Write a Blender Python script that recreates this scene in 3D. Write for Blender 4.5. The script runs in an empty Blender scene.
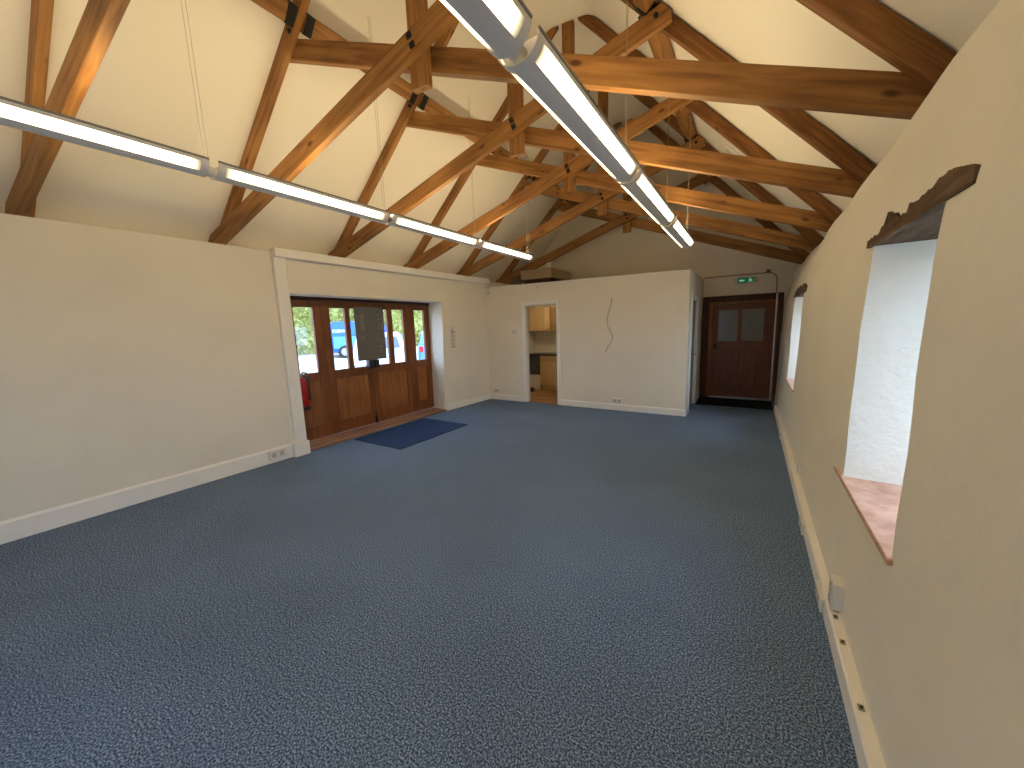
import bpy, bmesh, math, random
from mathutils import Vector, Matrix, noise
random.seed(7)
PI = math.pi
scn = bpy.context.scene
COL = scn.collection

# ------------------------------------------------------------------ constants (metres; x across, y along the room, z up)
EYE = 1.65
F, PAN, TILT, ROLL = 371.34, -0.572, -0.151, -0.0335
XL, XR = -5.19, 0.423
YP, XPR, ZPT, YD = 7.01, -0.908, 2.548, 9.056
XK, SKEW = -2.31, math.atan(0.121)
BACK = -2.6
TRUSS_Y = [0.90, 2.325, 3.777, 5.221, 6.656, 8.196]
LWT, RWT = 2.71, 2.60            # wall tops left, right


def zc(u):                       # underside of the ceiling above the distance u from the ridge line
    a, b, k = 5.72, 6.04 - 1.045 * abs(u), 0.12
    h = max(0, min(1, 0.5 + 0.5 * (b - a) / k))
    return b + (a - b) * h - k * h * (1 - h)


# ------------------------------------------------------------------ materials
def mat(name, col, rough=0.6, metal=0.0, spec=0.4):
    m = bpy.data.materials.new(name); m.use_nodes = True
    b = m.node_tree.nodes['Principled BSDF']
    b.inputs['Base Color'].default_value = (*col, 1)
    b.inputs['Roughness'].default_value = rough
    b.inputs['Metallic'].default_value = metal
    b.inputs['Specular IOR Level'].default_value = spec
    return m


def nd(m, t, **kw):
    n = m.node_tree.nodes.new(t)
    for k, v in kw.items():
        if k in n.inputs: n.inputs[k].default_value = v
        else: setattr(n, k, v)
    return n


def lk(m, a, b): m.node_tree.links.new(a, b)


def ramp(m, stops):
    r = nd(m, 'ShaderNodeValToRGB'); e = r.color_ramp.elements
    while len(e) < len(stops): e.new(0.5)
    for i, (p, c) in enumerate(stops): e[i].position = p; e[i].color = (*c, 1)
    return r


def plaster(name, col, bump=0.25, scale=5.0, dirt=0.05):
    m = mat(name, col, 0.85, spec=0.2); b = m.node_tree.nodes['Principled BSDF']
    g = nd(m, 'ShaderNodeNewGeometry')
    n1 = nd(m, 'ShaderNodeTexNoise', Scale=scale, Detail=6.0, Roughness=0.6); lk(m, g.outputs['Position'], n1.inputs['Vector'])
    n2 = nd(m, 'ShaderNodeTexNoise', Scale=1.3, Detail=4.0); lk(m, g.outputs['Position'], n2.inputs['Vector'])
    dk = tuple(c * (1 - 2.2 * dirt) for c in col)
    r = ramp(m, [(0.3, dk), (0.65, col)]); lk(m, n2.outputs['Fac'], r.inputs['Fac']); lk(m, r.outputs['Color'], b.inputs['Base Color'])
    bp = nd(m, 'ShaderNodeBump', Strength=bump, Distance=0.02); lk(m, n1.outputs['Fac'], bp.inputs['Height']); lk(m, bp.outputs['Normal'], b.inputs['Normal'])
    return m


def wood(name, dark, light, axis=0, scale=7.0, rough=0.55, knots=True, bump=0.12, spec=0.3):
    m = mat(name, light, rough, spec=spec); b = m.node_tree.nodes['Principled BSDF']
    tc = nd(m, 'ShaderNodeTexCoord'); oi = nd(m, 'ShaderNodeObjectInfo')
    mp = nd(m, 'ShaderNodeMapping'); sc = [1.0, 1.0, 1.0]; sc[axis] = 0.07
    mp.inputs['Scale'].default_value = sc
    off = nd(m, 'ShaderNodeVectorMath', operation='SCALE'); off.inputs[0].default_value = (7, 11, 5)
    lk(m, oi.outputs['Random'], off.inputs['Scale'])
    ad = nd(m, 'ShaderNodeVectorMath', operation='ADD'); lk(m, tc.outputs['Object'], ad.inputs[0]); lk(m, off.outputs['Vector'], ad.inputs[1])
    lk(m, ad.outputs['Vector'], mp.inputs['Vector'])
    n1 = nd(m, 'ShaderNodeTexNoise', Scale=scale * 3.2, Detail=5.0, Distortion=0.6); lk(m, mp.outputs['Vector'], n1.inputs['Vector'])
    n2 = nd(m, 'ShaderNodeTexNoise', Scale=1.6, Detail=2.0); lk(m, ad.outputs['Vector'], n2.inputs['Vector'])
    mx = nd(m, 'ShaderNodeMath', operation='MULTIPLY_ADD'); mx.inputs[1].default_value = 0.45
    lk(m, n2.outputs['Fac'], mx.inputs[0])
    m2 = nd(m, 'ShaderNodeMath', operation='MULTIPLY'); m2.inputs[1].default_value = 0.62; lk(m, n1.outputs['Fac'], m2.inputs[0]); lk(m, m2.outputs[0], mx.inputs[2])
    r = ramp(m, [(0.33, dark), (0.68, light)]); lk(m, mx.outputs[0], r.inputs['Fac'])
    out = r.outputs['Color']
    if knots:
        mp2 = nd(m, 'ShaderNodeMapping'); s2 = [1.0, 1.0, 1.0]; s2[axis] = 0.45; mp2.inputs['Scale'].default_value = s2
        lk(m, ad.outputs['Vector'], mp2.inputs['Vector'])
        v = nd(m, 'ShaderNodeTexVoronoi', Scale=6.0); lk(m, mp2.outputs['Vector'], v.inputs['Vector'])
        r2 = ramp(m, [(0.07, (0.16, 0.11, 0.08)), (0.15, (1, 1, 1))]); lk(m, v.outputs['Distance'], r2.inputs['Fac'])
        mm = nd(m, 'ShaderNodeMix', data_type='RGBA', blend_type='MULTIPLY'); mm.inputs[0].default_value = 0.8
        lk(m, out, mm.inputs[6]); lk(m, r2.outputs['Color'], mm.inputs[7]); out = mm.outputs[2]
    hs = nd(m, 'ShaderNodeHueSaturation'); vr = nd(m, 'ShaderNodeMapRange'); vr.inputs[3].default_value = 0.85; vr.inputs[4].default_value = 1.12
    lk(m, oi.outputs['Random'], vr.inputs[0]); lk(m, vr.outputs[0], hs.inputs['Value']); lk(m, out, hs.inputs['Color'])
    lk(m, hs.outputs['Color'], b.inputs['Base Color'])
    bp = nd(m, 'ShaderNodeBump', Strength=bump, Distance=0.01); lk(m, n1.outputs['Fac'], bp.inputs['Height']); lk(m, bp.outputs['Normal'], b.inputs['Normal'])
    return m


def emit(name, col, s):
    m = bpy.data.materials.new(name); m.use_nodes = True; m.node_tree.nodes.clear()
    e = nd(m, 'ShaderNodeEmission'); e.inputs[0].default_value = (*col, 1); e.inputs[1].default_value = s
    o = nd(m, 'ShaderNodeOutputMaterial'); lk(m, e.outputs[0], o.inputs[0]); return m


def glassmat(name, col=(1, 1, 1), gloss=0.04):
    m = bpy.data.materials.new(name); m.use_nodes = True; m.node_tree.nodes.clear()
    t = nd(m, 'ShaderNodeBsdfTransparent'); t.inputs[0].default_value = (*col, 1)
    g = nd(m, 'ShaderNodeBsdfGlossy'); g.inputs['Roughness'].default_value = 0.02
    mx = nd(m, 'ShaderNodeMixShader'); mx.inputs[0].default_value = gloss
    o = nd(m, 'ShaderNodeOutputMaterial')
    lk(m, t.outputs[0], mx.inputs[1]); lk(m, g.outputs[0], mx.inputs[2]); lk(m, mx.outputs[0], o.inputs[0]); return m


M = {}
M['plaster'] = plaster('cream_plaster', (0.87, 0.80, 0.66), 0.30, 6.0, 0.03)
M['stone_plaster'] = plaster('rough_lime_plaster', (0.86, 0.80, 0.66), 0.5, 11.0, 0.03)
M['ceil'] = plaster('smooth_ceiling_paint', (0.88, 0.82, 0.69), 0.05, 9.0, 0.01)
M['white'] = mat('white_gloss_paint', (0.90, 0.86, 0.78), 0.45)
M['plastic'] = mat('white_plastic', (0.80, 0.77, 0.70), 0.4)
M['plastic_grey'] = mat('grey_plastic', (0.60, 0.56, 0.50), 0.5)
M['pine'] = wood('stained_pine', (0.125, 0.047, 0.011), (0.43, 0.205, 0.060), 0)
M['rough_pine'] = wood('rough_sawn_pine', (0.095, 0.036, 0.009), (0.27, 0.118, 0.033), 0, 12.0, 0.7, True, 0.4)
M['door'] = wood('varnished_door_wood', (0.12, 0.036, 0.009), (0.28, 0.095, 0.024), 2, 6.0, 0.4, False, 0.05)
M['panel'] = wood('varnished_panel_wood', (0.18, 0.06, 0.014), (0.36, 0.14, 0.038), 2, 6.0, 0.4, False, 0.05)
M['dark_door'] = wood('dark_stained_door_wood', (0.08, 0.024, 0.007), (0.18, 0.058, 0.018), 2, 6.0, 0.4, False, 0.05)
M['dark_frame'] = wood('dark_oak_frame', (0.035, 0.013, 0.008), (0.08, 0.028, 0.015), 2, 6.0, 0.5, False, 0.05)
M['old_oak'] = wood('weathered_oak', (0.045, 0.026, 0.014), (0.20, 0.125, 0.07), 1, 9.0, 0.85, False, 0.9, 0.15)
M['threshold'] = wood('worn_threshold_wood', (0.18, 0.09, 0.05), (0.36, 0.21, 0.13), 1, 5.0, 0.6, False, 0.1)
M['black'] = mat('black_steel', (0.012, 0.011, 0.010), 0.5, 0.3)
M['black_plastic'] = mat('black_plastic', (0.015, 0.015, 0.015), 0.4)
M['steel'] = mat('grey_steel', (0.42, 0.38, 0.33), 0.4, 0.8)
M['cable'] = mat('thin_steel_cable', (0.42, 0.37, 0.28), 0.5, 0.3)
M['housing'] = mat('silver_grey_housing', (0.78, 0.76, 0.74), 0.45, 0.0)
M['housing_edge'] = mat('dark_grey_rim', (0.24, 0.23, 0.21), 0.5, 0.4)
M['tube'] = emit('fluorescent_tube', (1.0, 0.77, 0.42), 27.0)
M['glass'] = glassmat('window_glass')
M['red'] = mat('red_cylinder_paint', (0.42, 0.018, 0.018), 0.3)
M['green'] = None
M['paper'] = mat('white_paper', (0.72, 0.69, 0.65), 0.7)
M['ink'] = mat('grey_ink', (0.36, 0.32, 0.29), 0.7)
M['sheet'] = mat('grey_board', (0.15, 0.14, 0.118), 0.6)
M['sheet_mark'] = mat('pale_grey_print', (0.21, 0.195, 0.165), 0.6)
M['terracotta'] = None
M['conduit'] = mat('brown_cable_sheath', (0.22, 0.14, 0.09), 0.5)
M['cable_grey'] = mat('grey_cable_sheath', (0.24, 0.20, 0.16), 0.5)
M['cup'] = wood('beech_cabinet', (0.56, 0.37, 0.17), (0.68, 0.48, 0.25), 2, 4.0, 0.4, False, 0.02)
M['worktop'] = mat('dark_worktop', (0.03, 0.03, 0.032), 0.35)
M['grey_door'] = mat('grey_painted_door', (0.34, 0.34, 0.34), 0.5)
M['cardboard'] = mat('tan_board', (0.42, 0.31, 0.20), 0.7)
M['tyre'] = mat('tyre_rubber', (0.02, 0.02, 0.02), 0.8)
M['carglass'] = mat('dark_car_glass', (0.03, 0.04, 0.05), 0.08, 0, 0.8)
M['silver'] = mat('silver_car_paint', (0.55, 0.58, 0.60), 0.25, 0.6)
M['blue'] = mat('blue_car_paint', (0.02, 0.10, 0.50), 0.25, 0.1)
M['lightblue'] = mat('pale_blue_car_paint', (0.12, 0.33, 0.72), 0.25, 0.1)
M['redlamp'] = mat('red_lamp_lens', (0.6, 0.02, 0.03), 0.2)
M['carwhite'] = mat('white_vinyl', (0.8, 0.8, 0.8), 0.4)


def lens_mat():
    m = bpy.data.materials.new('fluorescent_lens'); m.use_nodes = True; m.node_tree.nodes.clear()
    tc = nd(m, 'ShaderNodeTexCoord'); sp = nd(m, 'ShaderNodeSeparateXYZ'); lk(m, tc.outputs['Generated'], sp.inputs[0])
    r = ramp(m, [(0.0, (0.06, 0.06, 0.06)), (0.07, (1, 1, 1)), (0.93, (1, 1, 1)), (1.0, (0.06, 0.06, 0.06))])
    lk(m, sp.outputs['Y'], r.inputs['Fac'])
    r.color_ramp.interpolation = 'EASE'
    e = nd(m, 'ShaderNodeEmission'); e.inputs[0].default_value = (1.0, 0.79, 0.45, 1)
    mu = nd(m, 'ShaderNodeMath', operation='MULTIPLY'); mu.inputs[1].default_value = 8.0; lk(m, r.outputs['Color'], mu.inputs[0]); lk(m, mu.outputs[0], e.inputs[1])
    o = nd(m, 'ShaderNodeOutputMaterial'); lk(m, e.outputs[0], o.inputs[0]); return m


M['lens'] = lens_mat()


def carpet(name, a, b_, c, scale=260.0):
    m = mat(name, a, 0.95, spec=0.1); b = m.node_tree.nodes['Principled BSDF']
    g = nd(m, 'ShaderNodeNewGeometry')
    n1 = nd(m, 'ShaderNodeTexNoise', Scale=scale * 0.46, Detail=3.0, Roughness=0.75); lk(m, g.outputs['Position'], n1.inputs['Vector'])
    n2 = nd(m, 'ShaderNodeTexNoise', Scale=1.1, Detail=3.0); lk(m, g.outputs['Position'], n2.inputs['Vector'])
    r = ramp(m, [(0.39, a), (0.5, b_), (0.61, c)]); lk(m, n1.outputs['Fac'], r.inputs['Fac'])
    r2 = ramp(m, [(0.35, (0.90, 0.90, 0.90)), (0.65, (1.06, 1.06, 1.06))]); lk(m, n2.outputs['Fac'], r2.inputs['Fac'])
    mm = nd(m, 'ShaderNodeMix', data_type='RGBA', blend_type='MULTIPLY'); mm.inputs[0].default_value = 1.0
    lk(m, r.outputs['Color'], mm.inputs[6]); lk(m, r2.outputs['Color'], mm.inputs[7]); lk(m, mm.outputs[2], b.inputs['Base Color'])
    bp = nd(m, 'ShaderNodeBump', Strength=0.12, Distance=0.004); lk(m, n1.outputs['Fac'], bp.inputs['Height']); lk(m, bp.outputs['Normal'], b.inputs['Normal'])
    return m


M['carpet'] = carpet('blue_grey_carpet', (0.024, 0.047, 0.092), (0.092, 0.146, 0.245), (0.36, 0.48, 0.68))
M['mat'] = carpet('navy_entrance_mat', (0.016, 0.034, 0.085), (0.026, 0.054, 0.135), (0.048, 0.085, 0.18))
M['darkmat'] = carpet('black_door_mat', (0.006, 0.007, 0.010), (0.010, 0.011, 0.015), (0.02, 0.022, 0.03))


def spotty(name, stops, scale, rough=0.8, bump=0.3, detail=4.0):
    m = mat(name, stops[0][1], rough, spec=0.2); b = m.node_tree.nodes['Principled BSDF']
    g = nd(m, 'ShaderNodeNewGeometry')
    n1 = nd(m, 'ShaderNodeTexNoise', Scale=scale, Detail=detail, Roughness=0.6); lk(m, g.outputs['Position'], n1.inputs['Vector'])
    r = ramp(m, stops); lk(m, n1.outputs['Fac'], r.inputs['Fac']); lk(m, r.outputs['Color'], b.inputs['Base Color'])
    bp = nd(m, 'ShaderNodeBump', Strength=bump, Distance=0.02); lk(m, n1.outputs['Fac'], bp.inputs['Height']); lk(m, bp.outputs['Normal'], b.inputs['Normal'])
    return m


M['terracotta'] = spotty('terracotta_sill', [(0.3, (0.45, 0.22, 0.13)), (0.55, (0.66, 0.38, 0.26)), (0.75, (0.75, 0.50, 0.38))], 9, 0.4, 0.15)
M['hedge'] = spotty('hedge_leaves', [(0.3, (0.06, 0.08, 0.015)), (0.5, (0.30, 0.30, 0.07)), (0.7, (0.62, 0.58, 0.22))], 5.0)
M['gravel'] = spotty('pale_gravel', [(0.3, (0.30, 0.25, 0.20)), (0.7, (0.62, 0.56, 0.50))], 8.0)
M['kfloor'] = wood('laminate_floor', (0.26, 0.12, 0.05), (0.50, 0.28, 0.13), 0, 3.0, 0.35, False, 0.03)
M['glassgrey'] = mat('obscured_glass', (0.16, 0.155, 0.125), 0.12, 0, 0.6)
M['green'] = emit('green_sign_panel', (0.008, 0.075, 0.03), 0.7)
M['signwhite'] = emit('pale_green_sign_symbol', (0.30, 0.50, 0.36), 0.6)


# ------------------------------------------------------------------ mesh helpers
class MB:
    def __init__(s): s.bm = bmesh.new()

    def box(s, a, b, bev=0.0):
        c = [(a[i] + b[i]) / 2 for i in range(3)]; d = [abs(b[i] - a[i]) for i in range(3)]
        t = bmesh.new(); bmesh.ops.create_cube(t, size=1.0, matrix=Matrix.Translation(c) @ Matrix.Diagonal((*d, 1)))
        if bev > 0: bmesh.ops.bevel(t, geom=t.edges[:], offset=min(bev, min(d) * 0.45), segments=2, profile=0.6, affect='EDGES')
        s._merge(t); return s

    def prism(s, poly, axis, lo, hi, bev=0.0):      # poly: list of 2D points in the two other axes (in xyz order)
        t = bmesh.new(); rings = []
        for v in (lo, hi):
            r = []
            for p in poly:
                q = [p[0], p[1]]; q.insert(axis, v); r.append(t.verts.new(q))
            rings.append(r)
        n = len(poly)
        t.faces.new(rings[0]); t.faces.new(rings[1][::-1])
        for i in range(n): t.faces.new((rings[0][i], rings[1][i], rings[1][(i + 1) % n], rings[0][(i + 1) % n]))
        bmesh.ops.recalc_face_normals(t, faces=t.faces[:])
        if bev > 0: bmesh.ops.bevel(t, geom=t.edges[:], offset=bev, segments=1, affect='EDGES')
        s._merge(t); return s

    def tube(s, pts, r, seg=8):
        pts = [Vector(p) for p in pts]; t = bmesh.new(); rings = []; up = Vector((0.123, 0.31, 0.94)).normalized()
        for i, p in enumerate(pts):
            d = (pts[min(i + 1, len(pts) - 1)] - pts[max(i - 1, 0)]).normalized()
            a = d.cross(up)
            if a.length < 0.05: a = d.cross(Vector((1, 0, 0)))
            a.normalize(); b = d.cross(a)
            rr = r[i] if isinstance(r, (list, tuple)) else r
            rings.append([t.verts.new(p + a * rr * math.cos(2 * PI * k / seg) + b * rr * math.sin(2 * PI * k / seg)) for k in range(seg)])
        for i in range(len(rings) - 1):
            for k in range(seg): t.faces.new((rings[i][k], rings[i][(k + 1) % seg], rings[i + 1][(k + 1) % seg], rings[i + 1][k]))
        t.faces.new(rings[0]); t.faces.new(rings[-1][::-1])
        bmesh.ops.recalc_face_normals(t, faces=t.faces[:]); 
        for f in t.faces: f.smooth = len(f.verts) == 4
        s._merge(t); return s

    def lathe(s, prof, mtx=Matrix.Identity(4), seg=24):   # prof: (radius, height)
        t = bmesh.new(); rings = [[t.verts.new((r * math.cos(2 * PI * k / seg), r * math.sin(2 * PI * k / seg), z)) for k in range(seg)] for r, z in prof]
        for i in range(len(rings) - 1):
            for k in range(seg):
                f = t.faces.new((rings[i][k], rings[i][(k + 1) % seg], rings[i + 1][(k + 1) % seg], rings[i + 1][k])); f.smooth = True
        t.faces.new(rings[0][::-1]); t.faces.new(rings[-1])
        bmesh.ops.transform(t, matrix=mtx, verts=t.verts); bmesh.ops.recalc_face_normals(t, faces=t.faces[:])
        s._merge(t); return s

    def _merge(s, t):
        me = bpy.data.meshes.new('tmp'); t.to_mesh(me); t.free(); s.bm.from_mesh(me); bpy.data.meshes.remove(me)

    def build(s, name, m, parent=None, loc=None, rot=None):
        me = bpy.data.meshes.new(name); s.bm.to_mesh(me); s.bm.free(); me.materials.append(m)
        o = bpy.data.objects.new(name, me); COL.objects.link(o)
        if parent: o.parent = parent
        if loc is not None: o.location = loc
        if rot is not None: o.rotation_euler = rot
        return o

    def shift(s, d):
        bmesh.ops.translate(s.bm, vec=d, verts=s.bm.verts); return s


def tag(o, label=None, cat=None, group=None, kind=None):
    if label: o['label'] = label
    if cat: o['category'] = cat
    if group: o['group'] = group
    if kind: o['kind'] = kind
    return o


def empty(name, loc, rz=0):
    o = bpy.data.objects.new(name, None); COL.objects.link(o); o.location = loc; o.rotation_euler = (0, 0, rz); o.empty_display_size = 0.1
    return o


def struct(o, label, cat): return tag(o, label, cat, None, 'structure')


def copy_tree(o, parent=None):
    c = o.copy(); COL.objects.link(c)
    if parent: c.parent = parent
    for ch in o.children: copy_tree(ch, c)
    return c


def part(mb, name, m, root, label=None):               # mesh given in world coordinates under an unrotated root
    mb.shift(tuple(-v for v in root.matrix_basis.translation)) if root.parent is None else mb.shift(tuple(-v for v in root.parent.matrix_basis.translation))
    o = mb.build(name, m, root)
    if label: o['label'] = label
    return o


def thing(mb, name, m, label, cat, group=None, base=None):   # one-mesh thing, origin put at its base
    cs = [v.co for v in mb.bm.verts]
    b = base or ((min(c.x for c in cs) + max(c.x for c in cs)) / 2, (min(c.y for c in cs) + max(c.y for c in cs)) / 2, min(c.z for c in cs))
    mb.shift(tuple(-v for v in b)); o = mb.build(name, m, None, b); tag(o, label, cat, group); return o


def slab(name, m, ys, zs, front, back, holes, subdiv=0.3):
    """wall slab: a grid in (y,z) whose front/back positions come from functions; cells inside a hole are left out"""
    def fine(v, extra):
        out = sorted(set([round(x, 4) for x in v] + [round(x, 4) for x in extra])); r = [out[0]]
        for a, b in zip(out, out[1:]):
            n = max(1, math.ceil((b - a) / subdiv))
            r += [a + (b - a) * i / n for i in range(1, n + 1)]
        return r
    Y = fine(ys, [h[0] for h in holes] + [h[1] for h in holes]); Z = fine(zs, [h[2] for h in holes] + [h[3] for h in holes])
    def cut(y, z): return any(h[0] < y < h[1] and h[2] < z < h[3] for h in holes)
    bm = bmesh.new(); vf, vb = {}, {}
    def V(d, fn, i, j):
        if (i, j) not in d: d[(i, j)] = bm.verts.new(fn(Y[i], Z[j]))
        return d[(i, j)]
    solid = lambda i, j: 0 <= i < len(Y) - 1 and 0 <= j < len(Z) - 1 and not cut((Y[i] + Y[i + 1]) / 2, (Z[j] + Z[j + 1]) / 2)
    for i in range(len(Y) - 1):
        for j in range(len(Z) - 1):
            if not solid(i, j): continue
            q = [(i, j), (i + 1, j), (i + 1, j + 1), (i, j + 1)]
            f = bm.faces.new([V(vf, front, *p) for p in q]); f.smooth = True
            bm.faces.new([V(vb, back, *p) for p in q][::-1])
            for (di, dj), (a, b) in (((-1, 0), (0, 3)), ((1, 0), (1, 2)), ((0, -1), (0, 1)), ((0, 1), (3, 2))):
                if not solid(i + di, j + dj):
                    bm.faces.new((V(vf, front, *q[a]), V(vf, front, *q[b]), V(vb, back, *q[b]), V(vb, back, *q[a])))
    bmesh.ops.recalc_face_normals(bm, faces=bm.faces[:])
    for e in bm.edges:
        if len(e.link_faces) == 2 and e.calc_face_angle(0) > 0.6: e.smooth = False
    me = bpy.data.meshes.new(name); bm.to_mesh(me); bm.free(); me.materials.append(m)
    o = bpy.data.objects.new(name, me); COL.objects.link(o); return o


def clip(poly, a, b, c):                                # keep a*x + b*z <= c
    out = []
    for i in range(len(poly)):
        p, q = poly[i], poly[(i + 1) % len(poly)]
        dp, dq = a * p[0] + b * p[1] - c, a * q[0] + b * q[1] - c
        if dp <= 0: out.append(p)
        if dp * dq < 0:
            t = dp / (dp - dq); out.append((p[0] + (q[0] - p[0]) * t, p[1] + (q[1] - p[1]) * t))
    return out


# ------------------------------------------------------------------ setting: floor, ceiling, walls
YB = 9.45
o = MB().box((-5.62, BACK - 0.3, -0.12), (1.15, YB, 0.0)).build('floor', M['carpet']); struct(o, 'blue grey flecked carpet floor of the long room', 'floor')

# ceiling: sloping sides and a soft flat strip along the ridge
bm = bmesh.new(); us = [-3.25 + 6.55 * i / 130 for i in range(131)]; rings = []
for y in (BACK, YD):
    rings.append(([bm.verts.new((XK + u, y, zc(u))) for u in us], [bm.verts.new((XK + u, y, zc(u) + 0.1)) for u in us]))
for i in range(130):
    f = bm.faces.new((rings[0][0][i], rings[0][0][i + 1], rings[1][0][i + 1], rings[1][0][i])); f.smooth = True
    bm.faces.new((rings[0][1][i], rings[1][1][i], rings[1][1][i + 1], rings[0][1][i + 1]))
    for k in (0, 1): bm.faces.new((rings[k][0][i], rings[k][0][i + 1], rings[k][1][i + 1], rings[k][1][i]))
for i in (0, 130): bm.faces.new((rings[0][0][i], rings[1][0][i], rings[1][1][i], rings[0][1][i]))
bmesh.ops.recalc_face_normals(bm, faces=bm.faces[:])
for e in bm.edges:
    if len(e.link_faces) == 2 and e.calc_face_angle(0) > 0.6: e.smooth = False
me = bpy.data.meshes.new('ceiling'); bm.to_mesh(me); bm.free(); me.materials.append(M['ceil'])
o = bpy.data.objects.new('ceiling', me); COL.objects.link(o); struct(o, 'cream vaulted ceiling sloping up behind the timber trusses', 'ceiling')


def wob(y, z, s=1.0): return (noise.noise(Vector((y * 0.9, z * 1.1, 3.3))) * 0.016 + noise.noise(Vector((y * 2.6, z * 2.9, 9.1))) * 0.006) * s


# left wall with the wide door opening
DY0, DY1, DZ = 2.67, 5.55, 2.20
def toe(y): return 0.07 * max(0, (y - 5.55) / 1.45)     # the far end of the left wall leans into the room
def lw(y, z):
    yy = y + (0.09 * z / 2.2 - 0.03) * max(0, 1 - abs(y - DY1) / 0.5)
    dip = 0.012 * wob(y, z) / 0.02
    return (XL - 0.012 + dip + toe(y), yy, z)
def lwb(y, z): return (-5.72, y + (0.06 if abs(y - DY1) < .01 else 0), z)
o = slab('wall_left', M['plaster'], [BACK - 0.3, YB], [0, LWT], lw, lwb, [(DY0, DY1, 0, DZ)]); struct(o, 'cream plastered left wall around the wide timber doors', 'wall')

# right wall, old and leaning, with two deep window openings (and an unseen one added behind the camera for daylight)
W1 = (1.85, 2.74, 0.735, 2.03)
W2 = (5.80, 6.85, 0.75, 1.97)
W0 = (-2.00, -0.75, 0.70, 2.10)
def smooth(t): t = max(0, min(1, t)); return t * t * (3 - 2 * t)
def rx(y, z):
    top = min(0.685, 0.588 + 0.022 * (y - 2)) - 0.512
    return 0.468 + 0.017 * min(1, z / 0.7) + 0.012 * z + (top * ((z - 1.85) / 0.75) ** 1.6 if z > 1.85 else 0)
def rw(y, z):
    x = rx(y, z) + wob(y, z, 1.3) * smooth(z / 0.5)
    d = max(0, 1 - abs(z - 2.20) / 0.12) * max(0, 1 - abs(y - 1.95) / 0.6); x += 0.03 * d     # plaster dished back above the old lintel
    return (x, y, z)
def rwb(y, z):
    # reveals splay: the outer opening is a little narrower on its far side
    if abs(y - W1[1]) < 0.02: y = 2.70
    if abs(y - W2[1]) < 0.02: y = W2[1] - 0.05
    return (1.15, y, z)
o = slab('wall_right', M['stone_plaster'], [BACK - 0.3, YB], [0, RWT], rw, rwb,
         [W1, W2, W0], 0.14); struct(o, 'uneven cream plastered right wall leaning outward with deep window recesses', 'wall')

# end wall with gable, and back wall behind the camera
def gable(name, y0, y1, m, label):
    poly = [(-5.72, -0.0), (1.15, -0.0), (1.15, 2.5)] + [(XK + u, zc(u) + 0.05) for u in us[::-4]] + [(-5.72, 2.6)]
    o = MB().prism(poly, 1, y0, y1).build(name, m); struct(o, label, 'wall')
gable('wall_end', YD, YD + 0.3, M['plaster'], 'cream end gable wall above the dark door and the kitchen box')
W4 = (-2.78, -1.62, 0.05, 2.15)  # opening for unseen glazed doors, added to let in daylight from behind
o = slab('wall_back', M['plaster'], [-5.72, 1.15], [0, 6.0], lambda x, z: (x, BACK, z), lambda x, z: (x, BACK - 0.25, z), [W4], 0.5)
struct(o, 'cream gable wall behind the viewpoint', 'wall')
w4 = empty('window_4', (-2.2, BACK - 0.12, 0.05)); struct(w4, 'unseen glazed double doors added to the gable wall behind the viewpoint for daylight', 'window')
f = MB(); yb = BACK - 0.12
for a, b_ in ((-2.78, -2.70), (-2.24, -2.16), (-1.70, -1.62)): f.box((a, yb - 0.03, 0.05), (b_, yb + 0.03, 2.15), 0.004)
for a, b_ in ((-2.70, -2.24), (-2.16, -1.70)):
    f.box((a, yb - 0.03, 0.05), (b_, yb + 0.03, 0.16), 0.004); f.box((a, yb - 0.03, 2.06), (b_, yb + 0.03, 2.15), 0.004)
part(f, 'window_frame', M['white'], w4)
for a, b_ in ((-2.70, -2.24), (-2.16, -1.70)): part(MB().box((a, yb - 0.003, 0.16), (b_, yb + 0.003, 2.06)), 'glass_pane', M['glass'], w4)

# kitchen box: front partition with an opening, side wall with a door opening, flat deck on top
KX0, KX1, KZ = -4.13, -3.36, 2.115
ZPR = ZPT * 0.979
def tz(x): return 1 - 0.021 * max(0, min(1, (x - XL) / 4.28))
def pf(x, z): return (x, YP + 0.004 * noise.noise(Vector((x * 2, z * 2, 0))), z * (tz(x) if z > 2.2 else 1))
o = slab('wall_partition', M['plaster'], [XL - 0.012, XPR], [0, ZPT], pf, lambda x, z: (x, YP + 0.12, z * (tz(x) if z > 2.2 else 1)), [(KX0, KX1, 0, KZ)], 0.35)
struct(o, 'cream partition wall with kitchen doorway and a hanging cable', 'wall')
SY0, SY1, SZ = 7.34, 8.22, 2.07
o = slab('wall_partition_side', M['plaster'], [YP + 0.121, YD], [0, ZPR], lambda y, z: (XPR, y, z), lambda y, z: (XPR - 0.12, y, z), [(SY0, SY1, 0, SZ)], 0.4)
struct(o, 'short cream side wall of the kitchen box facing the dark door alcove', 'wall')
o = MB().box((XL - 0.01, YP + 0.121, ZPT - 0.15), (XPR - 0.121, YD, ZPT - 0.06)).build('ceiling.001', M['ceil']); struct(o, 'flat ceiling deck over the kitchen behind the partition', 'ceiling')
mb = MB().box((XL + 0.18, YP - 0.012, ZPT), (XPR + 0.01, YP + 0.13, ZPT + 0.018), 0.004)
for v in mb.bm.verts: v.co.z *= tz(v.co.x)
o = mb.build('trim_2', M['white']); struct(o, 'thin pale capping strip along the top of the partition wall', 'trim')
o = MB().box((XPR - 0.125, YP + 0.131, ZPR), (XPR + 0.01, YD - 0.002, ZPR + 0.018), 0.004).build('trim_3', M['white']); struct(o, 'thin pale capping strip along the side wall of the kitchen box', 'trim')
o = MB().box((-5.17, YP + 0.03, 0.0), (XPR - 0.121, YD, 0.008)).build('floor.001', M['kfloor']); struct(o, 'brown wood effect kitchen floor seen through the doorway', 'floor')

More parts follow.
